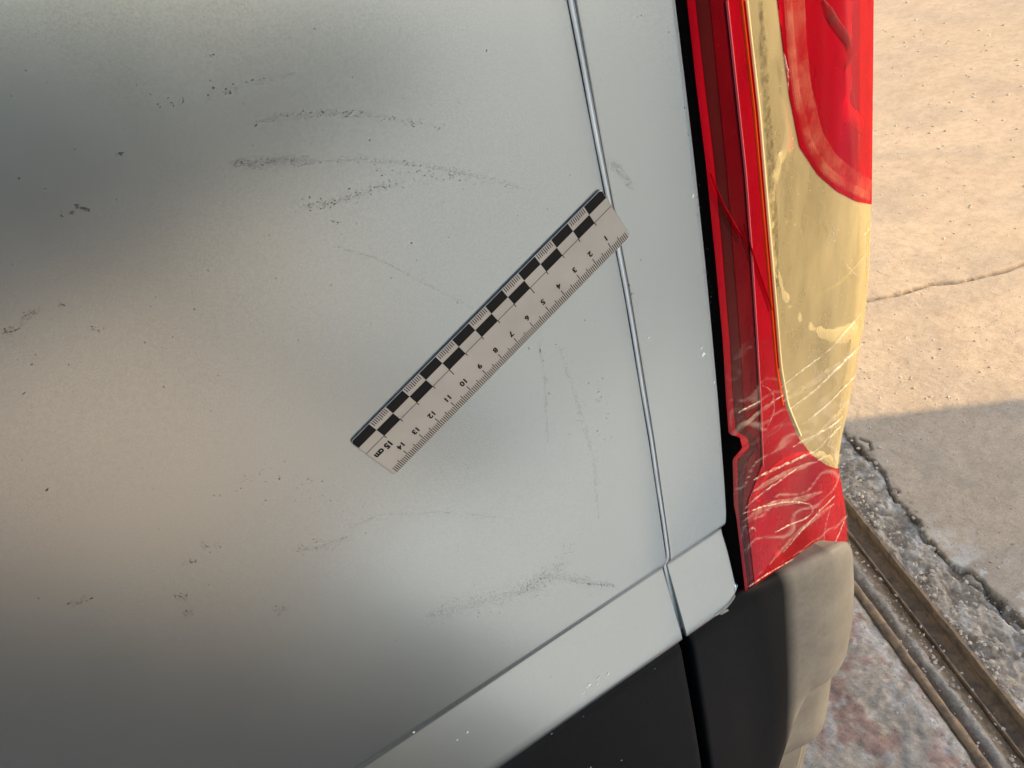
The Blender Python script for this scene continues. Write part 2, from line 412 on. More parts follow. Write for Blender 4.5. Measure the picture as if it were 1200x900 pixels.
# ------------------------------------------------------------------ added shade casters, unseen, outside the frame to the right
def offs(al, of): # along the sun's bearing, offset across it
    n = np.array([-AZ[1], AZ[0]]); return AZ*al + n*of
def prism(name, pts, h, mat):
    n = len(pts); V = [(p[0], p[1], -.05) for p in pts] + [(p[0], p[1], h) for p in pts]
    Fc = [list(range(n))[::-1], list(range(n, 2*n))] + [[i, (i+1) % n, n+(i+1) % n, n+i] for i in range(n)]
    return mesh(name, V, Fc, mat)
EDGE = .131
def board():  # unseen board, added and shaped to shade the panel and bumper side
    m = simple('board_grey', (.66, .66, .64), .6, 60, .2, .002)
    a, b, c, d = offs(.90, EDGE), offs(.93, EDGE), offs(.93, -.115), offs(.90, -.115)
    a2, b2 = offs(.90, EDGE-.012), offs(.93, EDGE-.012)
    V = [(p[0], p[1], .64) for p in (a, b, c, d)] + [(p[0], p[1], 1.0) for p in (a, b, c, d)] + [(p[0], p[1], 1.58) for p in (a2, b2, c, d)]
    Fb = [(3, 2, 1, 0), (8, 9, 10, 11)]
    for k in (0, 4): Fb += [(k+i, k+(i+1) % 4, k+4+(i+1) % 4, k+4+i) for i in range(4)]
    o = mesh('shade_board', V, Fb, m)
    for of in (-.08, .04):
        q = offs(.955, of); box('shade_board_post', (q[0]-.025, q[1]-.025, -.05), (q[0]+.025, q[1]+.025, 1.61), M['render'], o, .004, 2)
    tag(o, 'added unseen grey board on two posts that shades the van side, right of the camera', 'board')
board()
lw = prism('shade_wall', [offs(3.10, .985), offs(4.19, EDGE), offs(4.35, EDGE+.01), offs(3.30, .985)], 1.62, M['render'])  # unseen wall, added to shade the ground behind the van
tag(lw, 'added unseen low grey wall that shades the ground, off to the right of the camera', 'wall')

ss_ = [(-.10, -.96), (1.75, -.96), (1.75, -.30), (.62, -.26), (.36, -.26), (.20, -.42)]  # unseen pale sheet, added to lighten what the side panel mirrors
tag(mesh('reflection_sheet', [(x, y, .008) for x, y in ss_] + [(x, y, -.05) for x, y in ss_], [list(range(6))] + [[i+6, (i+1) % 6+6, (i+1) % 6, i] for i in range(6)], simple('reflection_sheet_pale', (.45, .46, .455), .9, 90, .4, .003)), kind='structure')
# unseen dark heap, added for the dark band mirrored in the paint
hx = np.linspace(-4.2, 2.6, 70); hy = np.linspace(-7.4, -2.7, 50); HX, HY = np.meshgrid(hx, hy, indexing='ij')
e_ = np.hypot((HX+1.05)/3.0, (HY+5.0)/2.1)
HZ = 1.02*np.clip(1-e_**1.5, -.06, 1)*(.86+.28*fbm(HX*2.5, HY*2.5, 71, 4)) + .05*(fbm(HX*9, HY*9, 72, 3)-.5)*(e_ < 1)
heap = fast_grid('reflection_heap', np.stack([HX, HY, HZ], -1), simple('reflection_heap_dark', (.020, .021, .022), .95, 25, .8, .02, .4, Specular_IOR_Level=.05))
tag(heap, 'added unseen dark heap across the yard, mirrored as a dark band in the van paint', 'heap')

# ------------------------------------------------------------------ van
van = bpy.data.objects.new('van', None); COL.objects.link(van)
tag(van, 'silver white van with scuffed side panel and taped broken tail light', 'van')
ZC = 1.15
seam_pts = np.array([(.148, .85), (.153, .25), (.157, .03), (.1597, -.066), (.1625, -.1402), (.1649, -.196), (.1664, -.2986), (.1664, -.396), (.1650, -.4115), (.1682, -.489), (.169, -.53)])
def seam_x(z):
    zz = seam_pts[::-1, 1]; xx = seam_pts[::-1, 0]; return np.interp(z-ZC, zz, xx)
ZB = ZC-.4885; ZCR = ZC-.4035
def CREASE(z):
    t = np.clip((ZCR+.002-np.asarray(z, float))/.0105, 0, 1); return .0038*(t + .12*np.sin(2*math.pi*t)*-1)
def panel_y(x, z):
    """depth of the outer skin: flat side, ramp at the crease, shallow lower strip tipping out again"""
    y = CREASE(z) - .0065*np.clip((ZCR-.0085-z)/.07, 0, 1)
    y = y + .0006*np.sin(np.asarray(x)*7+1.3*np.sin(np.asarray(z)*5)) * np.sin(np.asarray(z)*9+.8)
    return y
zrow = np.concatenate([np.linspace(2.0, ZCR+.012, 170), ZCR+np.array([.009, .006, .004, .003, .002, .0012, .0004, -.0008, -.0025, -.004, -.0055, -.0068, -.0077, -.0085, -.0095, -.012]), np.linspace(ZCR-.018, ZB+.004, 20)])
def skin(name, xl, xr, mat, nx, edge_l=False, edge_r=False, bottom=None, rr=.0010):
    """outer skin between x = xl(z) and xr(z), edges rolled inwards; bottom(x) is the lower edge"""
    a = np.linspace(0, math.pi/2, 6)[1:]
    rows = []
    zs = list(zrow)
    u = np.linspace(0, 1, nx)
    bt = bottom if bottom is not None else (lambda x: np.full(np.shape(x), ZB))
    def row(z, dy):
        L, Rr = xl(z), xr(z)
        x = L + (Rr-L)*u; xx = list(x)
        y = list(panel_y(x, np.full(nx, z)) + dy); 
        if edge_r:
            y0 = y[-1]
            xx += [Rr + rr*math.sin(t) for t in a] + [Rr+rr]; y += [y0 + rr*(1-math.cos(t)) for t in a] + [y0+.012]
        if edge_l:
            y0 = y[0]
            xx = [L-rr] + [L - rr*math.sin(t) for t in a[::-1]] + xx; y = [y0+.012] + [y0 + rr*(1-math.cos(t)) for t in a[::-1]] + y
        return np.array(xx), np.array(y)
    for z in zs:
        xx, yy = row(z, 0); rows.append(np.c_[xx, yy, np.maximum(z, bt(xx)+.0001*(2.1-z))])
    xx, yy = row(ZB, 0)
    b = bt(xx)
    for t in a: rows.append(np.c_[xx, yy + rr*(1-math.cos(t)), b - rr*math.sin(t)*.9])
    rows.append(np.c_[xx, yy+.014, b-.002])
    return fast_grid(name, np.array(rows), mat, van)
side = skin('side_panel', lambda z: -2.6, lambda z: seam_x(z)-.0024, M['paint'], 160, edge_r=True)
# pillar panel between seam and lamp
edge_px = path_fn([(788, -30), (791, 0), (801, 80), (813, 180), (826, 300), (833, 372), (842, 470), (849, 560), (851.5, 600), (850, 622), (855, 645), (860, 680), (863, 697), (864, 730), (865, 760)])
def solve_x(z, y, pf, lo=.12, hi=.36):
    for _ in range(40):
        m = (lo+hi)/2; p = proj((m, y, z))[0]
        if p[0] < pf(p[1]): lo = m
        else: hi = m
    return lo
_ez = np.linspace(ZB-.02, ZC-.02, 90); _ex = np.array([solve_x(z, .002, edge_px) for z in _ez])
def edge_x(z): return np.where(z > _ez[-1], _ex[-1]-.02*(z-_ez[-1]), np.interp(z, _ez, _ex))
def cbot(x):
    x = np.asarray(x); r = .017; xe = .2165
    return ZB + np.where(x > xe-r, r-np.sqrt(np.maximum(r*r-(x-xe+r)**2, 0)), 0)
corner = skin('corner_panel', lambda z: seam_x(z)+.0024, lambda z: float(edge_x(z))-.0022, M['paint'], 26, edge_l=True, edge_r=True, bottom=cbot)
# seam: dark bottom of the joint with a bead of sealer
zz = np.linspace(ZB-.002, 2.0, 240)
Pn = np.array([[(float(seam_x(z))+dx, .0075, z) for dx in (-.008, .008)] for z in zz]); fast_grid('seam_liner', Pn, M['void'], van)
Pn = np.array([[(float(seam_x(z)) + .0007 + .0009*math.cos(t) + .0001*math.sin(z*90), .0018-.0010*math.sin(t) + float(CREASE(z)), z) for t in np.linspace(0, math.pi, 8)] for z in zz])
fast_grid('seam_bead', Pn, M['seal'], van)

# tail lamp -----------------------------------------------------------------
flange_px = path_fn([(802, -40), (805, 0), (816, 100), (827, 190), (838, 300), (847, 400), (851, 470), (854, 508), (867, 513), (870, 525), (858.5, 538), (860, 592), (863, 606), (867, 640), (873, 690), (878, 740)])
sil_px = path_fn([(1022, -200), (1022, 0), (1020, 240), (1018, 320), (1013, 370), (1004, 425), (994, 475), (985, 515), (981, 548), (985, 568), (990, 600), (993, 635), (991, 660), (988, 720)])
strip_px = path_fn([(812, -40), (815, 0), (826, 100), (837, 190), (847, 300), (855, 400), (859, 470), (862, 505), (876, 513), (879, 525), (864.5, 538), (866, 600), (877, 690), (882, 740)])
strip2_px = path_fn([(829, -40), (831, 0), (841, 100), (850, 190), (859, 300), (867, 400), (871, 470), (874, 505), (884, 513), (887, 525), (876, 538), (872, 560), (869, 600), (880, 690), (885, 740)])
ridge_px = path_fn([(846, -40), (850, 0), (861, 100), (872, 200), (879, 290), (886, 400), (890, 470), (893, 540), (886, 560), (876, 585), (874, 600), (884, 690), (889, 740)])
b3_px = path_fn([(864, -40), (870, 0), (885, 130), (899, 290), (906, 370), (911, 430), (919, 475), (934, 512), (950, 532), (968, 545), (981, 549.5), (1200, 552)])
b4_px = path_fn([(903, -40), (910, 0), (917, 60), (924, 112), (936, 172), (958, 205), (980, 224), (1003, 236), (1021, 240), (1200, 241)])
RL = .10
def lamp_profile(xg, c, n=150):
    """plan curve of the lens: nearly flat side, ridge, then a bend of radius RL towards the rear"""
    y0 = .0035; a0 = math.radians(2.5)
    pts = []
    xs = np.linspace(xg, c, 40); pts += [(x, y0+(x-xg)*math.tan(a0)) for x in xs]
    yc = pts[-1][1]
    for t in np.linspace(a0, math.radians(84), n)[1:]:
        pts.append((c + RL*(math.sin(t)-math.sin(a0)), yc + RL*(math.cos(a0)-math.cos(t))))
    x1, y1 = pts[-1]
    for k in np.linspace(0, .06, 10)[1:]: pts.append((x1+k*math.cos(math.radians(84)), y1+k*math.sin(math.radians(84))))
    return np.array(pts)
zr = np.concatenate([np.linspace(ZC+.10, ZC-.06, 30)[:-1], np.linspace(ZC-.06, ZC-.62, 330)])
KEYS = (flange_px, strip_px, strip2_px, ridge_px, b3_px, b4_px)
NSEG = 26
full = []; bidx = []; rowpar = []
cs = []
for z in zr:
    xg = solve_x(z, .0035, flange_px, .12, .36)
    lo, hi = xg+.004, .36
    for _ in range(30):
        c = (lo+hi)/2; pr = lamp_profile(xg, c, 60); p = proj(np.c_[pr, np.full(len(pr), z)])
        if (p[:, 0]-sil_px(p[:, 1])).max() < 0: lo = c
        else: hi = c
    cs.append(lo); rowpar.append((z, xg))
cs = np.array(cs); k = np.ones(9)/9; cs = np.convolve(np.r_[[cs[0]]*4, cs, [cs[-1]]*4], k, 'valid')
def arc_resample(pr, a, b, n):
    d = np.r_[0, np.cumsum(np.hypot(*np.diff(pr, axis=0).T))]
    q = np.linspace(a, b, n); return np.c_[np.interp(q, d, pr[:, 0]), np.interp(q, d, pr[:, 1])]
sects = [[] for _ in range(len(KEYS))]; allrows = []
for (z, xg), c in zip(rowpar, cs):
    pr = lamp_profile(xg, c); d = np.r_[0, np.cumsum(np.hypot(*np.diff(pr, axis=0).T))]
    p = proj(np.c_[pr, np.full(len(pr), z)])
    bs = [0.0]
    for kf in KEYS[1:]:
        g = p[:, 0]-kf(p[:, 1]); w = np.where((g[:-1] < 0) & (g[1:] >= 0))[0]
        if g[0] >= 0: s = 0.0
        elif len(w): i = w[0]; s = d[i] + (d[i+1]-d[i])*(-g[i])/(g[i+1]-g[i])
        else: s = d[-1]
        bs.append(max(s, bs[-1]+1e-5))
    bs.append(max(d[-1], bs[-1]+1e-5))
    for q in range(len(KEYS)):
        n = (5, 8, 8, 10, 30, 40)[q]
        sects[q].append(np.c_[arc_resample(pr, bs[q], bs[q+1], n), np.full(n, z)])
    allrows.append(np.c_[arc_resample(pr, 0, d[-1], 120), np.full(120, z)])
allrows = np.array(allrows); sects = [np.array(q) for q in sects]
gx, gy = np.gradient(allrows, axis=(0, 1)) if False else (np.gradient(allrows, axis=0), np.gradient(allrows, axis=1))
nrm = np.cross(gx, gy); nrm /= np.linalg.norm(nrm, axis=2, keepdims=True)+1e-12
if nrm[50, 10, 1] > 0: nrm = -nrm
lampbvh = BVHTree.FromPolygons([Vector(v) for v in allrows.reshape(-1, 3)], [tuple(int(i) for i in f) for f in grid_faces(*allrows.shape[:2])])
def on_lamp(p):
    v = Vector(ray(p)).normalized(); h = lampbvh.ray_cast(Vector(CAM), v)
    if h[0] is None: return None
    n = h[1]; n = -n if n.dot(v) > 0 else n
    return h[0], n
def offset_grid(G, off):
    G = np.array(G); a = np.gradient(G, axis=0); b = np.gradient(G, axis=1); n = np.cross(a, b)
    n /= np.linalg.norm(n, axis=2, keepdims=True)+1e-12
    if np.nanmean(n[:, :, 1]) > 0: n = -n
    return G + n*off
# housing behind the lenses
hs = np.array([np.c_[np.array([(r[0][0]-.001, .045), (r[0][0], .0065), *[(q[0]-.004, q[1]+.004) for q in r[::6]][1:], (r[-1][0]-.003, r[-1][1])]), np.full(len(r[::6])+2, r[0][2])] for r in allrows[::4]])
lamp = fast_grid('tail_light', hs, M['void'], van)
lamp['label'] = 'tall red tail light with yellowed clear section wrapped in clear tape'
def lens(name, q, mat, off, thick=.0009):
    o = fast_grid(name, offset_grid(sects[q], off), mat, lamp)
    return o
Gi = np.concatenate([sects[3][:, :-1], sects[4][:, :-1], sects[5]], axis=1)
pi_ = proj(Gi.reshape(-1, 3)).reshape(Gi.shape[0], Gi.shape[1], 2)
def ell(cx, cy, rx, ry): return np.hypot((pi_[..., 0]-cx)/rx, (pi_[..., 1]-cy)/ry)
dep = np.full(Gi.shape[:2], .007) + .0005*np.sin(pi_[..., 0]*.9)
for e, d_ in ((ell(985, 262, 72, 128), .026), (ell(965, 40, 40, 190), .018), (ell(955, 600, 60, 62), .014)):
    dep = dep + d_*sstep(1.0, .70, e) - .0040*np.exp(-((e-1.04)/.085)**2)
dep = dep + .006*sstep(0, 1, 1-np.clip(np.arange(Gi.shape[1])/6, 0, 1))[None, :]*0
dep = np.maximum(dep, .0028)
rf = fast_grid('lamp_reflector', offset_grid(Gi, -1.0) if False else Gi - (offset_grid(Gi, 1.0)-Gi)*dep[..., None], M['silver'], lamp)
lens('lens_flange', 0, M['red'], .0000)
lens('lens_border', 1, M['border'], .0002)
lens('lens_side', 2, M['deep'], .0004)
lens('lens_red_band', 3, M['red'], .0010)
lens('lens_yellow', 4, M['amber'], .0004)
lens('lens_upper_red', 5, M['red'], .0008)
# the deep side strip is wider than the band between border and ridge: ridge bead
def smooth_path(pts, step=4):
    pts = np.array(pts, float); d = np.r_[0, np.cumsum(np.hypot(*np.diff(pts, axis=0).T))]
    q = np.linspace(0, d[-1], max(3, int(d[-1]/step)))
    x = np.interp(q, d, pts[:, 0]); y = np.interp(q, d, pts[:, 1])
    for _ in range(3):
        x[1:-1] = (x[:-2]+2*x[1:-1]+x[2:])/4; y[1:-1] = (y[:-2]+2*y[1:-1]+y[2:])/4
    return np.c_[x, y]
def ribbon(name, px, width, mat, off=.0026, thick=.0008, jag=0.0, parent=None, taper=True, finder=None):
    """a raised strip lying on the lamp along a path, width in mm"""
    pp = smooth_path(px); L = []; Rr = []
    hits = [(finder or on_lamp)(p) for p in pp]; hits = [h for h in hits if h is not None]
    if len(hits) < 3: return None
    rows = []
    for i, (c, n) in enumerate(hits):
        a = hits[max(i-1, 0)][0]; b = hits[min(i+1, len(hits)-1)][0]
        t = (b-a).normalized(); sd = t.cross(n).normalized()
        f = i/(len(hits)-1); w = width*.0005*(min(1, 5*min(f, 1-f)+.15) if taper else 1)
        w *= 1 + jag*(random.random()*2-1); cc = c + sd*(jag*width*.0003*(random.random()*2-1))
        rows.append([cc - sd*w + n*(off-.0003), cc - sd*w*.5 + n*(off+thick*.7), cc + n*(off+thick), cc + sd*w*.5 + n*(off+thick*.7), cc + sd*w + n*(off-.0003)])
    return fast_grid(name, np.array([[list(v) for v in r] for r in rows]), mat, parent or lamp)
ribbon('lens_ridge', [(850, 0), (861, 100), (872, 200), (879, 290), (886, 400), (890, 470), (893, 545)], 1.2, M['ridge'], .0010, .0006, taper=False)
ribbon('lens_ridge', [(869, 0), (884, 130), (898, 290), (905, 370), (910, 430)], 1.0, M['red'], .0014, .0008, taper=False)
ribbon('adhesive_strip', [(891, 0), (896, 90), (903, 180), (908, 270), (911, 335)], 5.0, M['hatch'], .0012, .00005, .1)
ribbon('lens_gold_glow', [(873, 0), (888, 130), (902, 290), (909, 370), (914, 430), (922, 474), (937, 510)], 1.8, M['pale'], .0012, .0004, taper=False)  # gold glow along the yellow edge, put into a pale ribbon
ribbon('lens_orange_glow', [(867, 0), (882, 130), (896.5, 290), (903.5, 370), (908.5, 430), (916, 474)], 1.7, M['orange'], .0013, .0003, taper=False)  # glow at the red boundary, put into orange colour
ribbon('red_rim', [(920, -8), (925, 60), (931, 112), (946, 170), (965, 200), (988, 217), (1016, 231)], 5.0, M['pink'], .0016, .00005, taper=False)
ribbon('red_rim', [(930, -8), (934, 60), (939, 106), (953, 163), (971, 192), (993, 209), (1018, 223)], 11.0, M['pink'], .0013, .00005, taper=False)
ribbon('lens_fold', [(990, 85), (997, 110), (1003, 150), (1004, 215)], 1.0, M['pink'], .0016, .0002)
ribbon('lens_fold', [(962, 0), (975, 25), (992, 48), (995, 68), (988, 80)], 5.0, M['dark_tint'], .0016, .00005)
ribbon('lens_fold', [(815, 150), (826, 195), (845, 240), (868, 280)], 1.3, M['red'], .0017, .0008)
ribbon('lens_fold', [(868, 262), (884, 310), (902, 362)], 1.0, M['deep'], .0020, .0004)
ribbon('lens_streak', [(912, 60), (918, 75), (919, 105)], 1.6, M['white'], .0024, .0003, .5)

# tape wrapped round the lower half: wrinkled clear film
r0 = 0
G = allrows[r0:]; Nn = nrm[r0:]
pz = proj(G.reshape(-1, 3)).reshape(G.shape[0], G.shape[1], 2)
wx = 14*(fbm(pz[..., 0]/60, pz[..., 1]/60, 91, 3)-.5); qx = pz[..., 0]+wx*2; qy = pz[..., 1]+wx*3
uu = (qx*.60 + qy*.80)/34; vv = (qx*.80 - qy*.60)/95   # creases run up to the right
rid = 1-np.abs(2*fbm(uu, vv, 61, 3)-1); rid2 = 1-np.abs(2*fbm(qx/30, qy/60, 77, 3)-1)
amt = sstep(395, 560, pz[..., 1])
cre = sstep(.955, .998, rid)*(.2+.8*amt) 
soft = 1-np.abs(2*fbm(uu*1.1, vv*.8, 23, 2)-1)
Gt = G + Nn*(.0010 + .0020*(soft[..., None]**4)*amt[..., None] + .0010*amt[..., None]*fbm(uu*.4, vv*2, 5, 3)[..., None])
tp = fast_grid('clear_tape', Gt, M['tape'], lamp)
bot_y = np.interp(pz[..., 0], [850, 870, 900, 930, 946, 968, 992], [694, 682, 666, 648, 643, 645, 634]) + 4*(fbm(pz[..., 0]/9, pz[..., 0]*0, 14, 3)-.5)
def trim(ob, cut):
    bm = bmesh.new(); bm.from_mesh(ob.data); bm.verts.ensure_lookup_table()
    bmesh.ops.delete(bm, geom=[bm.verts[i] for i in np.where(cut.ravel())[0]], context='VERTS'); bm.to_mesh(ob.data); bm.free()
ca = tp.data.attributes.new('crease', 'FLOAT', 'POINT')
ca.data.foreach_set('value', np.clip(cre*.14*sstep(200, 420, pz[..., 1]) + .002 + .008*amt*fbm(qx/40, qy/25, 12, 4), 0, .8).reshape(-1).astype(np.float32))
for px, w in [([(868, 610), (900, 590), (935, 585), (962, 575)], 6), ([(880, 575), (915, 555), (955, 540)], 5), ([(915, 470), (950, 448), (1003, 412)], 6), ([(940, 520), (965, 500), (992, 470)], 5), ([(900, 660), (930, 625), (975, 590)], 5), ([(868, 500), (890, 480), (905, 470)], 4)]:
    ribbon('tape_fold', px, w, M['fold'], .0016, .0003, .12)
for px, w in [([(872, 688), (900, 669), (928, 653), (944, 646)], 1.0), ([(944, 646), (956, 645), (962, 651), (972, 649), (982, 642), (992, 634)], 1.6)]:
    ribbon('tape_edge', px, w, M['white'], .0018, .0005, .6)
trim(tp, (pz[..., 1] > bot_y) | (pz[..., 1] < 385+30*fbm(pz[..., 0]/30, pz[..., 0]*0, 15, 3)))
for px, w in [([(912, 452), (940, 430), (970, 408), (1006, 366)], 1.1), ([(922, 478), (950, 458), (985, 424), (1007, 402)], 2.4), ([(944, 490), (965, 475), (998, 440)], 1.3),
              ([(926, 522), (945, 512), (970, 500), (984, 487)], 2.0), ([(975, 432), (980, 455), (984, 480)], .9), ([(948, 532), (965, 515), (982, 498)], 1.6), ([(955, 538), (970, 530), (978, 545)], 1.0),
              ([(862, 482), (874, 475), (888, 468)], .9), ([(880, 560), (905, 548), (940, 533), (950, 528)], 2.2), ([(870, 594), (885, 580), (910, 562), (930, 548)], 1.6),
              ([(868, 600), (890, 592), (920, 586), (946, 588), (952, 594), (946, 604), (925, 612), (905, 622)], 1.6), ([(915, 645), (935, 622), (955, 600), (975, 580)], 1.5),
              ([(962, 636), (964, 615), (970, 592)], 1.0), ([(972, 642), (980, 625), (988, 605)], 1.2), ([(960, 630), (966, 645), (975, 648)], 2.0), ([(874, 622), (880, 612), (884, 622)], 1.2),
              ([(981, 541), (986, 541), (992, 543)], 1.6), ([(984, 305), (998, 322), (1003, 326)], 1.1), ([(967, 255), (975, 270), (968, 282)], .8), ([(1008, 276), (1018, 262)], .8),
              ([(900, 470), (915, 462), (922, 455)], .8), ([(895, 500), (905, 480), (902, 455), (890, 450)], .7)]:
    ribbon('tape_crease', px, w*1.0, M['white'], .0022, .0004, .6)

# bumper --------------------------------------------------------------------
top_px = path_fn([(1100, 600), (1000, 636), (992, 641), (970, 654), (930, 673), (900, 686), (872, 698), (840, 721), (816, 742), (780, 768)])  # y -> x (rises to the right)
RB = .058
def bump_plan(x0, xc, n=60, off=0.0):
    pts = [(x, -.014*float(sstep(.215, xc+.005, np.array(x)))) for x in np.linspace(x0, xc, 40)]
    for t in np.linspace(0, math.pi/2*.97, n)[1:]: pts.append((xc+RB*math.sin(t), pts[39][1]+RB*(1-math.cos(t))))
    x1, y1 = pts[-1]
    for kx in np.linspace(0, 1.5, 14)[1:]: pts.append((x1+.02*kx, y1+kx))
    pts = np.array(pts); t = np.gradient(pts, axis=0); nn = np.c_[t[:, 1], -t[:, 0]]; nn /= np.linalg.norm(nn, axis=1, keepdims=True)
    return pts, nn
XBL = .1765; XBC = .301
pl, pn = bump_plan(XBL, XBC)
def ztop(x, y):
    lo, hi = ZC-.75, ZC-.40
    for _ in range(40):
        m = (lo+hi)/2; p = proj((x, y, m))[0]
        tx = np.interp(p[1], [600, 636, 641, 654, 673, 686, 698, 721, 742, 768], [1060, 1000, 992, 970, 930, 900, 872, 840, 816, 780])
        if p[0] > tx: lo = m        # below the line: raise
        else: hi = m
    return lo
zt = []
for (x, y) in pl:
    zt.append(ztop(x, y) if y < .02 else zt[-1])
zt = np.array(zt); 
def zstep(x): return ZC - .672 - .20*sstep(.285, .225, x)
rowsB = []
prof = [(-.050, -.0145), (-.018, -.006), (-.010, -.003), (-.006, -.0012), (-.003, -.0045), (-.0010, -.010), (0, -.018)]
for o_, dz in prof: rowsB.append(np.c_[pl + pn*o_, zt+dz])
zs_ = np.array([zstep(x) for x in pl[:, 0]])
for f in np.linspace(.1, 1, 9): rowsB.append(np.c_[pl + pn*(.004*math.sin(f*2.6)), (zt-.018)*(1-f) + (zs_+.006)*f])
base = .004*math.sin(2.6)
for o_, dz in [(base-.001, .002), (base-.005, -.002), (base-.010, -.006)]: rowsB.append(np.c_[pl + pn*o_, zs_+dz])
zm = np.minimum(ZC-.80, zs_-.03)
for f in np.linspace(.15, 1, 6): rowsB.append(np.c_[pl + pn*(-.008-.004*f), (zs_-.006)*(1-f)+zm*f])
for o_, dz in [(-.014, -.003), (-.022, -.009)]: rowsB.append(np.c_[pl + pn*o_, zm+dz])
for f in np.linspace(.2, 1, 4): rowsB.append(np.c_[pl + pn*(-.022-.012*f), (zm-.009)*(1-f)+(ZC-.92)*f])
rowsB = np.array(rowsB)
# rolled left end
lead = rowsB[:, :1] + np.array([[[0, .03, 0]]]); lead2 = rowsB[:, :1] + np.array([[[-.0012, .004, 0]]]); lead3 = rowsB[:, :1] + np.array([[[-.0008, .0012, 0]]])
rowsB = np.concatenate([lead, lead2, lead3, rowsB], axis=1)
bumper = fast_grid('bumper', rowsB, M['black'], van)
bumper['label'] = 'black plastic rear bumper with a dusty sunlit corner'
# lower cladding
cxr = lambda z: .1700 + .0*(z)
cz = [ZB-.0075, ZB-.0085, ZB-.010, ZB-.014] + list(np.linspace(ZB-.02, ZB-.30, 20))
cy = [.016, .0035, .0012, -.0005] + [-.001 - .004*math.sin(min(1, i/10)*1.5) for i in range(20)]
xs = np.r_[np.linspace(-2.6, .160, 60), .1640, .1652, .1658, .1660]
ye = np.r_[np.zeros(60), 0, .0006, .002, .03]
Pn = np.array([[(x, y+e, z) for x, e in zip(xs, ye)] for y, z in zip(cy, cz)])
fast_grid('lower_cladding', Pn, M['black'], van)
# dark structure behind gaps, body shell, closed rear doors
box('gap_liner', (-2.6, .030, ZB-.32), (.235, .05, 2.0), M['void'], van)
box('body_shell', (-3.4, .052, .40), (.36, 1.72, 2.05), M['paint'], van, .02)
for y0, y1 in ((.175, .88), (.89, 1.60)):
    dr = box('rear_door', (.362, y0, .62), (.40, y1, 1.95), M['paint'], van, .012)
    box('door_window', (.4005, y0+.10, 1.35), (.404, y1-.10, 1.80), M['glass'], dr, .0015, 1)

# filler smeared on the chipped corner
def on_side(p):
    q = on_plane_y(p, 0.0)
    for _ in range(4):
        q = on_plane_y(p, float(panel_y(q[0], float(q[2]))))
    return Vector(q), Vector((0, -1, 0))
ribbon('corner_filler', [(838, 721), (848, 714), (856, 706), (861, 697)], 3.0, M['fill'], .0003, .0008, .5, van, finder=on_side)
ribbon('corner_filler', [(843, 719), (852, 713)], 2.0, M['fill'], .0008, .0012, .6, van, finder=on_side)

# scuffs and chips in the paint ---------------------------------------------
def marks(name, lst, mat, off):
    V = []; Fc = []
    for (px, py, L, Wd, ang) in lst:
        c, n = on_side((px, py))
        k = random.choice((4, 5, 6, 7)); o = len(V)
        for i in range(k):
            a = 2*math.pi*i/k + random.uniform(-.3, .3); rr = random.uniform(.55, 1.1)
            dx = L*rr*math.cos(a); dz = Wd*rr*math.sin(a)
            V.append((c.x + dx*math.cos(ang)-dz*math.sin(ang), c.y-off, c.z + dx*math.sin(ang)+dz*math.cos(ang)))
        Fc.append(list(range(o, o+k)))
    ob = mesh(name, V, Fc, mat, van); ob['kind'] = 'stuff'; return ob
dark = []; grey = []
def ang_of(a, b):
    A = on_plane_y(a); B = on_plane_y(b); return math.atan2(B[2]-A[2], B[0]-A[0])
def strew(path, spread, n_, size=(.00012, .0005), elong=2.0, greyfrac=.4, clump=.5):
    pp = smooth_path(path, 3); m = len(pp); n = int(n_*1.9); spread = spread*.9
    cl = [random.random() for _ in range(max(2, n//10))]
    for _ in range(n):
        f = random.choice(cl)+random.gauss(0, .03) if random.random() < clump else random.random()
        f = min(max(f, 0), .999); i = int(f*(m-1)); a, b = pp[i], pp[i+1]
        x = a[0]+random.gauss(0, spread); y = a[1]+random.gauss(0, spread)
        s = .64*(size[0]+(size[1]-size[0])*random.random()**3)
        an = ang_of(a, b)+random.gauss(0, .45)
        (grey if random.random() < greyfrac else dark).append((x, y, s*random.uniform(1, elong), s*random.uniform(.5, .9), an))
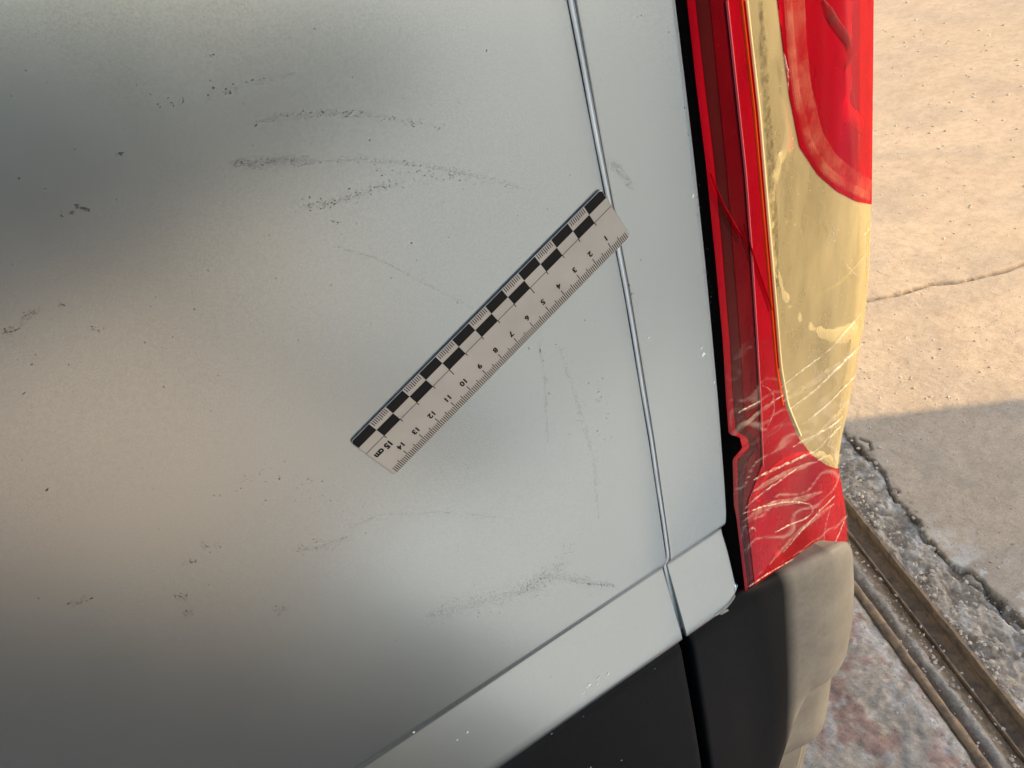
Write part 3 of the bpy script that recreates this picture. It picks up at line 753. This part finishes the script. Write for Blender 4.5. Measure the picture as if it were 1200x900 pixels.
for args in [([(240, 115), (290, 98), (345, 85)], 4, 26), ([(300, 143), (330, 137), (380, 132), (450, 137), (520, 150)], 3, 110),
             ([(275, 190), (300, 192), (330, 187), (362, 190)], 3.5, 420, (.00008, .00032), 2, .75), ([(362, 188), (420, 186), (480, 192), (560, 206), (610, 222)], 3, 150, (.0001, .0004), 2, .8),
             ([(350, 243), (372, 240), (405, 234), (430, 222), (470, 214)], 4, 130), ([(440, 195), (500, 205), (560, 210)], 6, 70), ([(380, 260), (420, 262)], 3, 12),
             ([(90, 241), (98, 245), (103, 248)], 1.6, 34), ([(72, 250), (90, 250)], 2, 16), ([(136, 181), (148, 178)], 1.5, 18), ([(190, 122), (220, 118)], 4, 10),
             ([(395, 290), (440, 302), (490, 328), (555, 362)], 2, 90, (.0001, .0003), 2, .6), ([(5, 390), (20, 382), (35, 366), (50, 362)], 3, 46), ([(70, 357), (80, 360)], 2, 12), ([(102, 385), (120, 387)], 3, 12),
             ([(632, 400), (638, 440), (640, 480), (642, 520)], 3, 90, (.0001, .0004), 1.6, .5), ([(655, 405), (668, 440), (678, 480), (690, 515), (700, 560), (702, 610)], 5, 120, (.0001, .0004), 1.6, .5),
             ([(500, 722), (540, 712), (575, 702), (610, 692), (640, 688)], 9, 620, (.0001, .0004), 1.8, .6), ([(615, 690), (640, 672), (665, 676), (690, 684), (718, 686)], 5, 480, (.0001, .00045), 1.8, .5), ([(690, 684), (722, 686)], 1.0, 70),
             ([(560, 700), (640, 695), (680, 690)], 14, 300, (.0001, .0003), 1.6, .7), ([(630, 690), (660, 660), (668, 640)], 5, 110), ([(400, 548), (470, 545), (560, 542)], 8, 90, (.0001, .0003), 1.6, .7),
             ([(410, 618), (440, 604), (500, 600), (560, 604), (600, 608)], 4, 110, (.0001, .0003), 1.6, .7), ([(240, 640), (260, 638)], 3, 26), ([(212, 660), (232, 658)], 2, 24), ([(205, 699), (222, 700)], 3, 34), ([(220, 722), (226, 716)], 4, 30),
             ([(80, 710), (108, 700)], 2.5, 34), ([(325, 716), (342, 712)], 3, 26), ([(340, 645), (380, 640), (410, 628)], 5, 50), ([(716, 190), (730, 205), (742, 222)], 4, 110, (.0001, .0004), 1.5, .6),
             ([(826, 318), (829, 322)], 1.5, 22), ([(800, 120), (812, 210), (828, 330), (836, 400)], 3, 60), ([(738, 330), (742, 360)], 2, 26), ([(280, 560), (380, 575), (440, 590)], 14, 60), ([(420, 770), (500, 790), (560, 800)], 20, 30),
             ([(700, 440), (715, 520)], 8, 40)]:
    strew(*args)
for x, y, L, Wd, an in [(55, 574, .0011, .0004, .5), (37, 427+0, .0006, .0002, 0), (28, 461, .0009, .0002, .1), (700, 505, .0005, .0003, 0), (620, 408, .0008, .0002, 1.2), (633, 412, .0018, .00018, 1.3), (98, 244, .0012, .0005, -.5), (104, 246, .0010, .0004, .8), (250, 64, .0004, .0003, 0), (250, 103, .0005, .0004, 0)]:
    dark.append((x, y, L, Wd, an))
for _ in range(650):
    x = random.uniform(0, 840); y = random.uniform(0, 880)
    if y < 740-.68*(x-800)-10 and x < 826+.08*(y-300): 
        s = .00007+.00024*random.random()**4
        (grey if random.random() < .8 else dark).append((x, y, s*random.uniform(1, 1.8), s, random.uniform(0, 3.1)))
for px, w in [([(300, 143), (340, 136), (400, 132), (455, 137)], 2.2), ([(268, 192), (300, 191), (340, 187), (372, 189)], 4.5), ([(365, 189), (430, 187), (500, 194), (570, 208), (625, 224)], 1.4), ([(350, 243), (385, 239), (420, 226), (475, 213)], 2.4),
              ([(500, 722), (545, 711), (590, 698), (640, 687)], 5.0), ([(610, 692), (640, 674), (680, 681), (720, 686)], 3.0), ([(395, 290), (440, 302), (490, 328), (555, 362)], .8), ([(632, 400), (639, 450), (642, 520)], 1.2), ([(655, 405), (676, 470), (696, 540), (702, 610)], 1.8), ([(716, 190), (730, 205), (742, 222)], 3.5),
              ([(2, 392), (20, 383), (48, 362)], 1.6), ([(410, 618), (445, 603), (520, 600), (600, 608)], 1.2), ([(340, 646), (380, 640), (412, 627)], 2.2), ([(240, 118), (290, 99), (346, 85)], 1.2)]:
    rb_ = ribbon('scuff_smear', px, w, M['smear'], .0003, .00002, .15, van, finder=on_side)
marks('paint_scuffs', dark, M['scuff'], .00012); marks('faint_scuffs', grey, M['scuff2'], .00008)
chips = [(690, 803, .0022, .0010, .5), (700, 801, .0009, .0008, .4), (712, 790, .0012, .0009, .9), (684, 812, .0010, .0007, .6), (701, 795, .0014, .0004, .5), (548, 858, .0008, .0004, .4), (536, 867, .0006, .0004, .6), (485, 858, .0006, .0006, .3),
         (824, 415, .0014, .0010, 1.1), (822, 408, .0008, .0006, .5), (760, 396, .0006, .0003, .3), (837, 448, .0009, .0006, 1.2), (812, 230, .0008, .0004, 1.2)]
chips = [(a, b, c*1.5, d*1.5, e) for a, b, c, d, e in chips]
marks('paint_chips', chips, M['chip'], .00015)
marks('cladding_chips', [(686, 890, .0012, .0005, .6), (722, 882, .0014, .0004, -.7), (677, 830, .0004, .0003, 0), (760, 775, .0006, .0003, .6), (640, 850, .0008, .0003, .6)], M['chip'], .007)

# ------------------------------------------------------------------ ruler
RX, RZ, RA = 0.15855885, ZC-0.14150910, 3.52965342
ru = np.array([math.cos(RA), 0, math.sin(RA)]); rw = np.array([-math.sin(RA), 0, math.cos(RA)]); rn = np.array([0, -1.0, 0])
RM = Matrix.Identity(4)
for i in range(3): RM[i][0] = ru[i]; RM[i][1] = rw[i]; RM[i][2] = rn[i]; RM[i][3] = (RX, -.0005, RZ)[i]
def rrect(x0, y0, x1, y1, r, n=6):
    pts = []
    for cx, cy, a0 in ((x1-r, y1-r, 0), (x0+r, y1-r, 90), (x0+r, y0+r, 180), (x1-r, y0+r, 270)):
        for k in range(n+1):
            a = math.radians(a0+90*k/n); pts.append((cx+r*math.cos(a), cy+r*math.sin(a)))
    return pts
o2 = rrect(-.0006, -.0002, .1510, .0300, .0018)
n = len(o2); TH = .0006
V = [(x, y, 0) for x, y in o2] + [(x, y, TH-.0001) for x, y in o2] + [(x*.9985+.0001, .0149+(y-.0149)*.993, TH) for x, y in o2]
Fc = [list(range(n))[::-1], list(range(2*n, 3*n))] + [[i, (i+1) % n, n+(i+1) % n, n+i] for i in range(n)] + [[n+i, n+(i+1) % n, 2*n+(i+1) % n, 2*n+i] for i in range(n)]
ruler = mesh('measuring_ruler', V, Fc, M['vinyl']); ruler.matrix_world = RM
tag(ruler, 'flat white fifteen centimetre ruler with black checker edge stuck across the panel seam', 'ruler')
rim = mesh('ruler_rim', [(x, y, z) for z in (.00005, TH-.00016) for x, y in [(.0752+(x-.0752)*1.0012, .0149+(y-.0149)*1.0012) for x, y in o2]], [[i, (i+1) % n, n+(i+1) % n, n+i] for i in range(n)], M['ink'], ruler)
def rects(name, lst, z=TH+.00006):
    V = []; Fc = []
    for x0, y0, x1, y1 in lst:
        o = len(V); V += [(x0, y0, z), (x1, y0, z), (x1, y1, z), (x0, y1, z)]; Fc.append([o, o+1, o+2, o+3])
    return mesh(name, V, Fc, M['ink'], ruler)
cm = .01
for k in range(15):
    if k % 2 == 0:
        a = -.0004 if k == 0 else k*cm; b = .1508 if k == 14 else (k+1)*cm
        if k in (0, 14):
            pts = rrect(-.0004, .0000, .1508, .03, .0016)
            pts = [(min(max(x, a), b), min(y, .005)) for x, y in pts]
            u = []; [u.append(p) for p in pts if not u or (abs(p[0]-u[-1][0])+abs(p[1]-u[-1][1])) > 1e-6]
            mesh('checker_square', [(x, y, TH+.00006) for x, y in u], [list(range(len(u)))], M['ink'], ruler)
        else: rects('checker_square', [(a, .0000, b, .005)])
    else: rects('checker_square', [(k*cm, .005, (k+1)*cm, .010)])
tk = []
lw_ = .00016
tk.append((-.0004, .0099, .1508, .0102))
for k in range(1, 15):
    tk.append((k*cm-.00019, .0102, k*cm+.00019, .0138 if k % 5 == 0 else .0118))
for k in range(15):
    if k % 2 == 1:
        for q in range(1, 10): tk.append((k*cm+q*.001-.00019, .0000, k*cm+q*.001+.00019, .0028 if q != 5 else .0033))
for q in range(1, 150):
    h = .0062 if q % 10 == 0 else (.0048 if q % 5 == 0 else .0036)
    tk.append((q*.001-lw_*1.2, .0297-h, q*.001+lw_*1.2, .0297))
rects('tick_marks', tk)
def text(name, s, size, x, y, align='CENTER', bold=0.0, sx=1.0):
    cu = bpy.data.curves.new(name, 'FONT'); cu.body = s; cu.size = size; cu.align_x = align; cu.align_y = 'CENTER'; cu.offset = bold; cu.resolution_u = 4
    ob = bpy.data.objects.new(name, cu); COL.objects.link(ob)
    me = bpy.data.meshes.new_from_object(ob.evaluated_get(bpy.context.evaluated_depsgraph_get()))
    bpy.data.objects.remove(ob); bpy.data.curves.remove(cu)
    for v in me.vertices: v.co = (v.co.x*sx+x, v.co.y+y, TH+.00007)
    me.materials.clear(); return link(name, me, M['ink'], ruler)
for k in range(1, 15):
    t = text('numeral', str(k), .0038, k*cm - (.0004 if k < 14 else .0012), .0205, bold=.00017)
text('unit_lettering', '15 cm', .0044, .1447, .0150, bold=.00026, sx=.88)
print('done')
